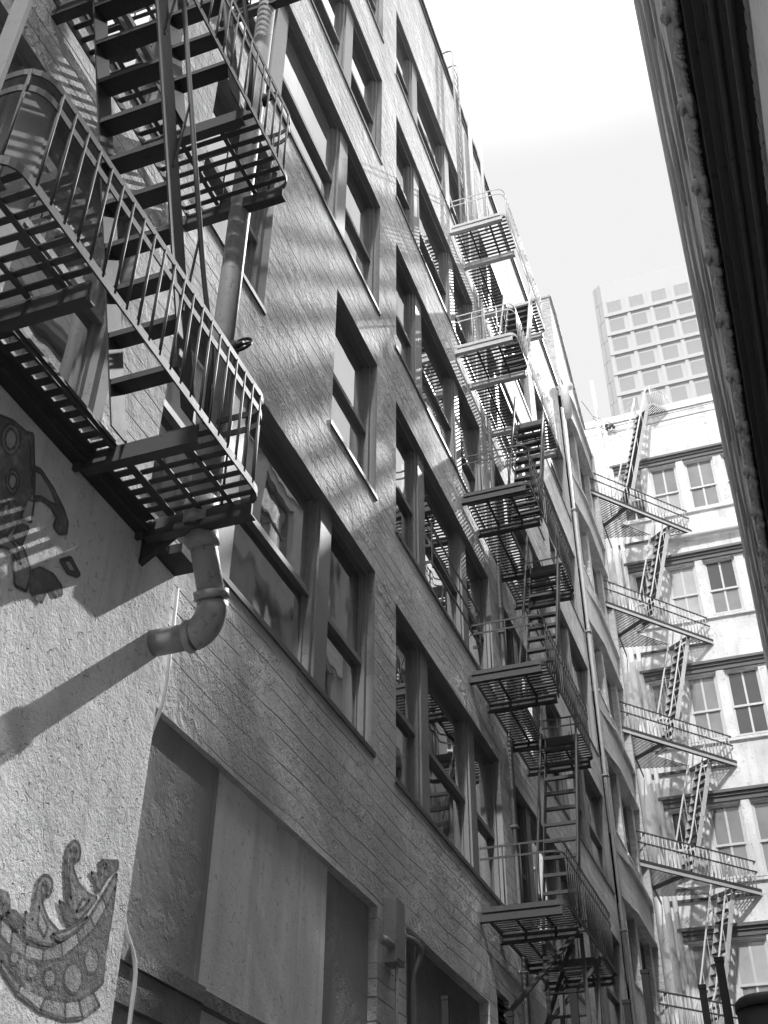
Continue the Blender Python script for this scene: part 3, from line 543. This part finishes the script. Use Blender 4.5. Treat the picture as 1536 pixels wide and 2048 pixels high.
# ------------------------------------------------------------------ second building further along the alley
b2 = thing('corner_building', (-4.4,32,GZ), 'pale rendered building with deep dark-soffited floor bands at the end of the alley', 'building')
FB = Frame(lambda u, v, w: (-4.42 + w, u, v)); BR = [(8.0,9.95),(11.9,14.1),(16.2,18.3),(20.6,22.8),(25.0,27.2)]
hol = []
for z0, z1 in BR: hol += [(30.1,31.5,z0,z1),(31.9,33.9,z0,z1)]
hol += [(30.1,31.5,3.2,5.6),(31.9,33.9,3.2,5.6)]
mb = MB(); FB.wall(mb, 29.45, 34.35, GZ, 29.4, hol, .3)
mb.quad((-4.42,29.45,29.4),(-4.42,34.35,29.4),(-4.42,34.35,29.9),(-4.42,30.2,32.3),(-4.42,29.45,32.4))
mb.quad((-4.42,29.45,27.4),(-4.42,29.45,32.4),(-12,29.45,32.4),(-12,29.45,27.4)); mb.quad((-4.42,34.35,GZ),(-12,34.35,GZ),(-12,34.35,29.9),(-4.42,34.35,29.9))
mb.build('wall', 'far_wall', b2)
MB().box(-12,-4.95,29.5,34.3,GZ,29.3).build('inner_wall', 'black', b2)
b = MB(); b.hexa([(-12,29.40,32.404),(-4.34,29.40,32.404),(-4.34,30.2,32.304),(-12,30.2,32.304),(-12,29.40,32.52),(-4.34,29.40,32.52),(-4.34,30.2,32.42),(-12,30.2,32.42)])
b.hexa([(-12,30.203,32.304),(-4.34,30.203,32.304),(-4.34,34.40,29.904),(-12,34.40,29.904),(-12,30.203,32.42),(-4.34,30.203,32.42),(-4.34,34.40,30.03),(-12,34.40,30.03)]); b.build('coping', 'far_wall', b2)
for i, (z0, z1) in enumerate(BR + [(3.2,5.6)]):
    b = MB(); x = -4.24
    if i < 5:
        def wedge(x0, xe, v0, v1):
            b.hexa([(-4.43,29.5,v0),(-4.405,29.5,v0),(xe,31.2,v0),(-4.43,31.2,v0),(-4.43,29.5,v1),(-4.405,29.5,v1),(xe,31.2,v1),(-4.43,31.2,v1)])
            b.hexa([(-4.43,31.2,v0),(xe,31.2,v0),(xe,34.36,v0),(-4.43,34.36,v0),(-4.43,31.2,v1),(xe,31.2,v1),(xe,34.36,v1),(-4.43,34.36,v1)])
        wedge(0, x-.08, z1+.12, z1+1.2); wedge(0, x, z1+.02, z1+.117); wedge(0, x+.03, z1+1.203, z1+1.30)
        b.build('floor_band', 'far_wall', b2)
for h in hol: sash_window(FB, b2, h[0], h[1], h[2], h[3], (1,1) if h[1]-h[0] > 1.6 else (1,), .27, ('sash','glass','far_wall'), mull=.12)
b = MB(); b.box(-4.5,-4.2,34.36,34.6,GZ,28.6); b.build('corner_pier', 'pale_wall', b2)
# ------------------------------------------------------------------ building closing the alley
bk = thing('masonry_building', (-1.5,38,GZ), 'white painted building closing the alley, with hooded paired sash windows', 'building')
K = Frame(lambda u, v, w: (u, 38 - w, v))
KR = [(27.72,30.12),(22.78,25.15),(17.85,20.35),(13.0,15.45),(8.6,11.05),(4.2,6.6)]
hk = []
for z0, z1 in KR:
    hk += [(-3.75,-2.75,z0,z1),(-2.45,-1.36,z0,z1),(-1.04,.12,z0,z1),(.45,1.6,z0,z1)]
mb = MB(); K.wall(mb, -6.5, 4, GZ, 33.0, hk, .25); mb.quad((-6.5,38,GZ),(-6.5,50,GZ),(-6.5,50,33.0),(-6.5,38,33.0)); mb.build('wall', 'white_wall', bk)
MB().box(-6.4,4,38.35,50,GZ,32.9).build('inner_wall', 'black', bk)
b = MB(); b.box(-6.5,4,37.94,38.3,33.003,33.35); b.box(-6.5,4,37.97,37.997,32.55,32.62); b.build('parapet', 'white_wall', bk)
MB().box(.95,2.42,38.3,43,33.36,36.7).build('shade_block', 'white_wall', bk)  # unseen block added to shade the lower concrete wall
b = MB()
for z0, z1 in ((37.25,37.6),(38.1,38.45),(38.95,39.95),(40.55,40.9),(41.35,41.65),(42.1,42.4),(43.0,43.9)): b.box(.95,2.42,38.4,38.44,z0,z1)
for x in (1.0,2.3): b.box(x,x+.08,38.45,38.53,36.703,43.9)
b.build('shade_screen', 'iron_mid', bk)  # unseen slats added to throw soft shadow bands on the concrete wall
for z0, z1 in KR:
    b = MB(); b.box(-4.0,2.0,37.76,37.998,z1+.32,z1+.42); b.box(-3.97,2.0,37.84,37.998,z1+.22,z1+.317); b.box(-3.95,2.0,37.90,37.998,z1+.06,z1+.217); b.build('window_hood', 'trim_dark', bk)
    b = MB(); b.box(-3.95,2.0,37.90,37.998,z0-.22,z0-.13); b.build('sill_band', 'white_wall', bk)
for h in hk: sash_window(K, bk, h[0], h[1], h[2], h[3], (1,), .2, ('sash_pale',('glass_back','glass_back','glass_back_dark','glass_back_pale'),'sash_pale'), muntin=True, fw=.06, meet=.45)
for z0, z1 in KR:
    b = MB(); b.box(-1.34,-1.06,37.93,37.998,z0-.1,z1+.04); b.box(-2.73,-2.47,37.93,37.998,z0-.1,z1+.04); b.build('mullion_pier', 'white_wall', bk)
pipe('vent_duct', [(-2.2,37.8,26.3),(2,37.8,26.3)], .13, 'pipe_pale', 'fat horizontal duct across the white end building below its top windows', 'duct', n=14)
pipe('corner_downpipe', [(-4.22,37.86,33.2),(-4.22,37.86,GZ)], .11, 'pipe_pale', 'white round downpipe in the inner corner behind the zigzag fire escape, left one', n=14, group='downpipes in the inner corner')
pipe('corner_downpipe', [(-3.95,37.88,33.2),(-3.95,37.88,GZ)], .085, 'pipe_pale', 'second slimmer round downpipe beside the first behind the zigzag fire escape', n=14, group='downpipes in the inner corner')
pipe('roof_mast', [(-4.3,38.3,36.0),(-4.26,38.3,32.9)], .07, 'pipe_pale', 'plain white mast standing on the roof corner of the end building', 'mast')
ins = thing('cable_bracket', (-3.6,37.8,32.8), 'small dark cluster of insulators and wires at the end building roof edge', 'bracket')
b = MB()
for k in range(6): b.blob((-3.9+random.random()*.5, 37.8, 32.6+random.random()*.4), .07, .07, .09)
b.build('insulator', 'iron_mid', ins)
b = MB()
for z in (32.9,32.75,32.4): b.tube([(-4.35,37.2,z+.1),(-3.6,37.85,z-.05),(.8,37.85,z+.02)], .012, 5)
b.tube([(-4.38,34.6,31.6),(-4.15,37.8,32.9)], .012, 5); b.build('wire', 'iron', ins)

# triangular zigzag fire escape in the inner corner
LZ = [7.75, 12.4, 16.8, 21.6, 26.58]
f3 = thing('fire_escape', (-3,36.5,7.7), 'pale fire escape with three-cornered zigzag landings in the sunny corner of the end building', 'fire escape', 'iron fire escapes')
A0 = Vector((-4.4,34.1,0)); A1 = Vector((-1.22,37.98,0)); U = (A1-A0).normalized(); N = Vector((-U.y, U.x, 0)); LEN = (A1-A0).length
def T(u, d, z): return A0 + U*u + N*d + Vector((0,0,z))
for z in LZ:  # dark and pale iron stand in for missing sun and shadow contrast
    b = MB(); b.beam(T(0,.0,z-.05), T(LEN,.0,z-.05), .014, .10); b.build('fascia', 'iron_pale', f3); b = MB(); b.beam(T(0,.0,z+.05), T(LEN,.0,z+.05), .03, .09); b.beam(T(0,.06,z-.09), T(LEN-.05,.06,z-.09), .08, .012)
    for u in (1.75, 3.95): dm = min(u*U.y/abs(N.y)*.0+2.4, (LEN-u)*U.y/U.x if True else 0, u*U.x/U.y*3); b.beam(T(u,.02,z-.05), T(u,min((LEN-u)*U.y/U.x, u*U.x/U.y*1.0 if u < 2.0 else 9),z-.05), .06, .12)
    b.beam((-4.38,34.2,z-.04), (-4.38,37.9,z-.04), .03, .1); b.beam((-4.3,37.93,z-.04), (-1.35,37.93,z-.04), .03, .1)
    pf = b.build('platform', 'iron', f3); b = MB(); d = .08
    while d < 2.3:
        ua = d*U.x/U.y + .05; ub = LEN - d*U.y/U.x - .08
        def seg(a, c):
            if c-a > .1: b.beam(T(a,d,z-.01), T(c,d,z-.01), .044, .010)
        if d < .95: seg(ua, 2.3); seg(4.15, ub)
        else: seg(ua, ub)
        d += .083
    b.build('grating', 'iron', pf)
    b = MB()
    for rz in (.98,.64): b.sweep([T(.02,.0,z+rz), T(LEN-.1,.0,z+rz), (-1.24,37.95,z+rz)], .03, .045)
    b.build('railing', 'iron', pf); b = MB(); u = .2
    while u < LEN-.1: b.tube([T(u,0,z+.08), T(u,0,z+.97)], .016, 5); u += .165
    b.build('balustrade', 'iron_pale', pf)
def zig(za, zb, ua, ub, d0=.22, d1=.82, n=14):
    b = MB()
    for d in (d0, d1):
        a = T(ua,d,za); c = T(ub,d,zb); q = U*.085
        b.hexa([a-q-N*.008, a+q-N*.008, a+q+N*.008, a-q+N*.008, c-q-N*.008, c+q-N*.008, c+q+N*.008, c-q+N*.008])
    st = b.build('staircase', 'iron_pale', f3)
    for k in range(1, n):
        t = k/n; u = ua+(ub-ua)*t; z = za+(zb-za)*t
        b = MB(); b.hexa([T(u-.11,d0+.01,z-.006),T(u+.11,d0+.01,z-.006),T(u+.11,d1-.01,z-.006),T(u-.11,d1-.01,z-.006),T(u-.11,d0+.01,z+.006),T(u+.11,d0+.01,z+.006),T(u+.11,d1-.01,z+.006),T(u-.11,d1-.01,z+.006)])
        b.build('tread', 'iron', st)
    b = MB()
    for d in (d0-.05, d1+.05):
        pts = [T(ua-.3,d,za+.05), T(ua-.28,d,za+.8), T(ua+.05,d,za+1.2), T(ub-.02,d,zb+.95)]
        b.tube(fillet(pts, .3, 5), .03, 6)
        for t in (.25,.5,.75):
            q = T(ua+(ub-ua)*t,d,za+(zb-za)*t); b.beam(q, q+Vector((0,0,.98)), .015, .02, (1,0,0))
    b.build('handrail', 'iron_pale', st)
for za, zb in zip(LZ[:-1], LZ[1:]): zig(za, zb, 2.35, 4.0)
zig(26.58, 33.0, 2.0, 4.05, n=18)
# roof landing
b = MB(); c0 = T(4.1,.0,33.0); c1 = T(LEN-.05,0,33.0); c2 = T(4.1,1.25,33.0); c3 = Vector((-1.9,37.98,33))
b.beam(c0, c1, .02, .12); b.beam(c0, c2, .02, .12); pf = b.build('platform', 'iron_pale', f3); b = MB()
for k in range(10):
    u = 4.15+k*.09; b.beam(T(u,.02,33.0), T(u, min(1.2,(LEN-u)*U.y/U.x),33.0), .035, .02)
b.build('grating', 'iron_mid', pf); b = MB()
b.tube([c0+Vector((0,0,.95)), c1+Vector((0,0,.95)), c1+Vector((.35,.5,.3))], .018, 6); b.tube([c0+Vector((0,0,.75)), c1+Vector((0,0,.75))], .014, 6)
b.tube([c0, c0+Vector((0,0,1.0))], .03, 6)
for k in range(1,8): q = c0.lerp(c1, k/8); b.tube([q, q+Vector((0,0,.95))], .01, 5)
b.build('railing', 'iron_pale', pf); b = MB()
e = T(4.05,.95,33.0); e2 = T(4.05,1.9,33.0)
b.tube([e, e+Vector((0,0,.98)), e2+Vector((0,0,.98)), e2+Vector((0,.1,.1))], .018, 6); b.tube([e+Vector((0,0,.7)), e2+Vector((0,0,.7))], .014, 6)
b.build('handrail', 'iron_pale', pf)

# ------------------------------------------------------------------ tower far behind
tw = thing('office_tower', (-4,130,GZ), 'pale gridded office tower with chamfered corner rising hazy behind the end building', 'tower')
b = MB(); TY = 120
b.quad((-10.25,TY,GZ),(4,TY,GZ),(4,TY,131.9),(-10.25,TY,131.9)); b.quad((4,TY,GZ),(4,TY+12,GZ),(4,TY+12,131.9),(4,TY,131.9))
b.quad((-11.5,TY+12,GZ),(-11.5,TY+.9,GZ),(-11.5,TY+.9,131.9),(-11.5,TY+12,131.9)); b.quad((4,TY+12,GZ),(-11.5,TY+12,GZ),(-11.5,TY+12,131.9),(4,TY+12,131.9)); b.quad((-10.25,TY,131.9),(4,TY,131.9),(4,TY+12,131.9),(-11.5,TY+12,131.9),(-11.5,TY+.9,131.9))
b.build('wall', 'tower', tw)
b = MB()
for k in range(34):
    z1 = 131.9-k*3.95; z0 = max(z1-3.9, GZ); m = (-10.9 if k % 2 else -11.1)
    b.quad((-11.5,TY+.9,z0),(m,TY+.9*(m+10.25)/-1.25,z0),(m,TY+.9*(m+10.25)/-1.25,z1),(-11.5,TY+.9,z1)); m2 = m+.03; b.quad((m2,TY+.9*(m2+10.25)/-1.25,z0),(-10.25,TY,z0),(-10.25,TY,z1),(m2,TY+.9*(m2+10.25)/-1.25,z1))
b.build('corner_panel', 'tower_side', tw)
b = MB()
for c in range(5): x = -10.2+c*3.27; b.box(x-.02,x+.5,TY-.22,TY-.003,40,128.3); 
b.build('rib', 'tower', tw)
b = MB()
for r in range(22): z = 124.45-r*3.95; b.box(-10.2,4,TY-.35,TY-.225,z-.02,z+.62)
b.build('spandrel', 'tower', tw)
for r in range(18):
    for c in range(4):
        x = -9.58+c*3.27; z1 = 127.75-r*3.95 if r == 0 else 123.8-(r-1)*3.95
        b = MB(); b.quad((x,TY-.05,z1-2.65),(x+2.0,TY-.05,z1-2.65),(x+2.0,TY-.05,z1),(x,TY-.05,z1))
        w = b.build('louvre' if r == 0 else 'window', 'tower_side' if r == 0 else 'tower_glass', tw)
        if r == 0:
            b = MB()
            for k in range(12): b.box(x+.02,x+1.98,TY-.10,TY-.055,z1-2.6+k*.22,z1-2.5+k*.22)
            b.build('slat', 'iron_pale', w)

# ------------------------------------------------------------------ building close overhead on the other side, with the ornate cornice
rb = thing('cornice_building', (.6,16,GZ), 'grey building close overhead with black cornice soffit and carved mask ornaments', 'building')
RX = .435; G = Frame(lambda u, v, w: (RX - w, u, v))
hr = []; yy = -1.5
RR = [(6.4,8.4),(9.6,11.3),(12.2,13.9),(15.2,16.9)]
while yy < 34:
    for z0, z1 in RR: hr.append((yy, yy+1.75, z0, z1))
    yy += 2.83
mb = MB(); G.wall(mb, -4, 37.6, 5.75, 18.6, hr, .22); mb.quad((.435,-4,5.75),(.435,-4,18.6),(9,-4,18.6),(9,-4,5.75)); mb.quad((.435,37.6,GZ),(9,37.6,GZ),(9,37.6,18.6),(.435,37.6,18.6))
mb.build('wall', 'right', rb); MB().box(.75,9,-3.9,37.5,GZ,18.5).build('inner_wall', 'black', rb)
b = MB(); b.box(.372,.8,-4,37.6,18.603,18.75); b.box(.385,.432,-4,37.6,18.25,18.6); b.box(.40,.432,-4,37.6,14.35,14.5); b.box(.385,.432,-4,37.6,14.05,14.3); b.box(.395,.432,-4,37.6,17.2,17.4); b.box(.39,.432,-4,37.6,9.0,9.2); b.box(.40,.432,-4,37.6,11.7,11.9); b.build('string_course', 'right_trim', rb)
vis = 0
for h in hr:
    b = MB(); G.box(b, h[0], h[0]+.07, h[2], h[3], -.18, -.12); G.box(b, h[1]-.07, h[1], h[2], h[3], -.18, -.12); G.box(b, h[0]+.07, h[1]-.07, h[3]-.07, h[3], -.18, -.12); G.box(b, h[0]+.07, h[1]-.07, h[2], h[2]+.07, -.18, -.12); G.box(b, h[0]+.07, h[1]-.07, (h[2]+h[3])/2-.03, (h[2]+h[3])/2+.03, -.18, -.12)
    w = b.build('window', 'sash', rb); G.pane(MB(), h[0]+.07, h[1]-.07, h[2]+.07, h[3]-.07, -.16).build('pane', 'glass', w)
MB().quad((.62,-4,GZ),(.62,37.6,GZ),(.62,37.6,5.1),(.62,-4,5.1)).build('shopfront_wall', 'right', rb)
b = MB(); b.box(.585,.617,-4,37.6,4.35,4.93); b.box(.575,.617,-4,37.6,4.0,4.1); b.build('frieze', 'light_stone', rb)
b = MB(); b.box(.32,.70,-4,37.6,5.22,5.36); b.box(.30,.70,-4,37.6,5.363,5.60); b.box(.36,.70,-4,37.6,5.16,5.217); b.box(.41,.70,-4,37.6,5.12,5.157); b.box(.47,.70,-4,37.6,5.09,5.117); b.box(.31,.70,-4,37.6,5.603,5.74)
b.tube([(.44,-4,5.12),(.44,37.6,5.12)], .018, 6); b.tube([(.52,-4,5.085),(.52,37.6,5.085)], .02, 6)
b.build('cornice', 'soffit', rb)
MB().box(.287,.299,-4,37.6,5.40,5.59).build('leaf_frieze', 'carving', rb)
b = MB(); y = 1.2
while y < 20: b.box(.575,.615,y,y+.062,4.96,5.085); y += .1
b.build('dentil_course', 'carving', rb)
def ornament():
    b = MB(); rr = random.Random(3)
    b.blob((.0,0,.01), .040, .088, .105, 12, 9); b.blob((-.038,0,-.02), .030, .042, .050, 10, 7); b.blob((-.060,0,-.04), .018, .028, .020); b.blob((-.052,0,-.075), .014, .030, .016)
    for s in (-1,1):
        b.blob((-.016,s*.066,.088), .022, .028, .034); b.blob((-.034,s*.036,.030), .016, .020, .016); b.blob((-.008,s*.095,-.02), .022, .032, .066); b.blob((.0,s*.08,-.085), .022, .030, .040)
    for s in (-1,1):
        c = Vector((-.012, s*.195, -.005))
        sp = [c + Vector((-.004*k/8, s*(.062-.0042*k)*math.cos(.75*k), (.075-.005*k)*math.sin(.75*k))) for k in range(13)]
        b.tube(sp, [.019-.0009*k for k in range(13)], 6); b.blob(c, .022, .018, .020, 6, 5)
        for k in range(4): b.tube([Vector((.0, s*(.125+.03*k), -.085)), Vector((-.022, s*(.135+.034*k), -.02+.02*(k % 2))), Vector((-.010, s*(.15+.036*k), .075+.02*(k % 2)))], [.012,.016,.004], 5)
    b.tube([(.0,.27,-.09),(-.026,.27,.0),(-.006,.27,.11)], [.014,.030,.004], 6)
    return b
first = None
for k in range(60):
    y = .59+k*.54
    if first is None:
        first = ornament().build('mask_ornament', 'carving', rb); first.location = Vector((.29,y,5.42))
    else:
        o = first.copy(); COL.objects.link(o); o.parent = rb; o.location = Vector((.29,y,5.42))

# ------------------------------------------------------------------ gate across the alley, dark pillar
gt = thing('alley_gate', (-2,9,GZ), 'black iron gate of uneven square pickets crossing the alley below the fire escapes', 'gate')
b = MB(); b.box(-4.4,.4,8.98,9.02,.6,.66); b.box(-4.4,.4,8.98,9.02,-1.3,-1.24); b.build('rail', 'black', gt)
for x, z, w in GATE:
    b = MB(); b.box(x-w/2,x+w/2,8.95,8.978,-1.5,z); b.box(x-w/2-.004,x+w/2+.004,8.945,8.983,z+.001,z+.03); b.build('picket', 'black', gt)
pl = thing('gate_pillar', (-.27,6.3,GZ), 'round black pillar beside the gate at the bottom corner', 'pillar')
b = MB(); b.tube([(-.27,6.3,GZ),(-.27,6.3,1.47)], .165, 28); b.build('shaft', 'black', pl)
b = MB(); b.tube([(-.27,6.3,1.472),(-.27,6.3,1.51),(-.27,6.3,1.53)], [.172,.17,.15], 28); b.build('cap', 'black', pl)
SUN_DIR = (-.225,-1,-1.02); SUN_STRENGTH = 5.0; SKY_STRENGTH = .15; SKY_GAIN = 50.0; ZEN = 5.0
GLOW_DIR = (.075,-.735,.675); GLOW_N = 9000; GLOW = 4000
# ------------------------------------------------------------------ sky, sun, camera
SUN = Vector(SUN_DIR).normalized()             # direction the light travels
elev = math.asin(-SUN.z); az = math.atan2(-SUN.x, -SUN.y)   # azimuth of the sun from +Y towards +X
w = bpy.data.worlds.new('World'); scene.world = w; w.use_nodes = True
nt = w.node_tree; nt.nodes.clear()
sky = nt.nodes.new('ShaderNodeTexSky'); sky.sky_type = 'NISHITA'; sky.sun_disc = False
sky.sun_elevation = elev; sky.sun_rotation = az; sky.dust_density = 4.0; sky.air_density = 1.0; sky.ozone_density = 0.5
bw = nt.nodes.new('ShaderNodeRGBToBW'); bg = nt.nodes.new('ShaderNodeBackground'); out = nt.nodes.new('ShaderNodeOutputWorld')
nt.links.new(sky.outputs[0], bw.inputs[0]); gain = nt.nodes.new('ShaderNodeMath'); gain.operation = 'MULTIPLY'; gain.inputs[1].default_value = SKY_GAIN   # sky multiplied up until it reads white
tc = nt.nodes.new('ShaderNodeTexCoord'); sx = nt.nodes.new('ShaderNodeSeparateXYZ'); mr = nt.nodes.new('ShaderNodeMapRange'); mn = nt.nodes.new('ShaderNodeMath'); mn.operation = 'MINIMUM'
mr.interpolation_type = 'SMOOTHSTEP'
for k, v in (('From Min', .80), ('From Max', 1.0), ('To Min', .89/SKY_STRENGTH), ('To Max', ZEN/SKY_STRENGTH)): mr.inputs[k].default_value = v
nt.links.new(tc.outputs['Generated'], sx.inputs[0]); nt.links.new(sx.outputs[2], mr.inputs[0])
nt.links.new(bw.outputs[0], gain.inputs[0]); nt.links.new(gain.outputs[0], mn.inputs[0]); nt.links.new(mr.outputs[0], mn.inputs[1]); # added sun-like spot, unseen behind the viewer, lights the end building
gd_ = Vector(GLOW_DIR).normalized(); dt = nt.nodes.new('ShaderNodeVectorMath'); dt.operation = 'DOT_PRODUCT'; dt.inputs[1].default_value = gd_
nt.links.new(tc.outputs['Generated'], dt.inputs[0]); mx = nt.nodes.new('ShaderNodeMath'); mx.operation = 'MAXIMUM'; mx.inputs[1].default_value = 0; nt.links.new(dt.outputs['Value'], mx.inputs[0])
pw = nt.nodes.new('ShaderNodeMath'); pw.operation = 'POWER'; pw.inputs[1].default_value = GLOW_N; nt.links.new(mx.outputs[0], pw.inputs[0])
ma = nt.nodes.new('ShaderNodeMath'); ma.operation = 'MULTIPLY_ADD'; ma.inputs[1].default_value = GLOW/SKY_STRENGTH; nt.links.new(pw.outputs[0], ma.inputs[0]); nt.links.new(mn.outputs[0], ma.inputs[2])
nt.links.new(ma.outputs[0], bg.inputs[0]); bg.inputs[1].default_value = SKY_STRENGTH
nt.links.new(bg.outputs[0], out.inputs[0])
sd = bpy.data.lights.new('sun', 'SUN'); sd.energy = SUN_STRENGTH; sd.angle = R(.5); sd.color = (1, 1, 1)
so = bpy.data.objects.new('sun', sd); COL.objects.link(so); so.location = (0, 0, 60)
so.rotation_euler = SUN.to_track_quat('-Z', 'Y').to_euler()
cd = bpy.data.cameras.new('camera'); cam = bpy.data.objects.new('camera', cd); COL.objects.link(cam)
cd.sensor_fit = 'VERTICAL'; cd.sensor_height = 36; cd.sensor_width = 27; cd.lens = 40.07; cd.clip_end = 3000; cd.clip_start = .02
rx, ux, fw = Vector((.93903,.34377,.00724)), Vector((.2031,-.5714,.7957)), Vector((-.2774,.7464,.6064))
cam.matrix_world = Matrix(((rx.x,ux.x,-fw.x,0),(rx.y,ux.y,-fw.y,0),(rx.z,ux.z,-fw.z,0),(0,0,0,1)))
cd.dof.use_dof = False
scene.camera = cam
scene.view_settings.view_transform = 'Standard'; scene.view_settings.look = 'None'; scene.view_settings.exposure = 0; scene.view_settings.gamma = 1
scene.render.engine = 'CYCLES'
scene.cycles.max_bounces = 8; scene.cycles.caustics_reflective = False; scene.cycles.caustics_refractive = False

w.cycles.sampling_method = 'MANUAL'; w.cycles.sample_map_resolution = 2048
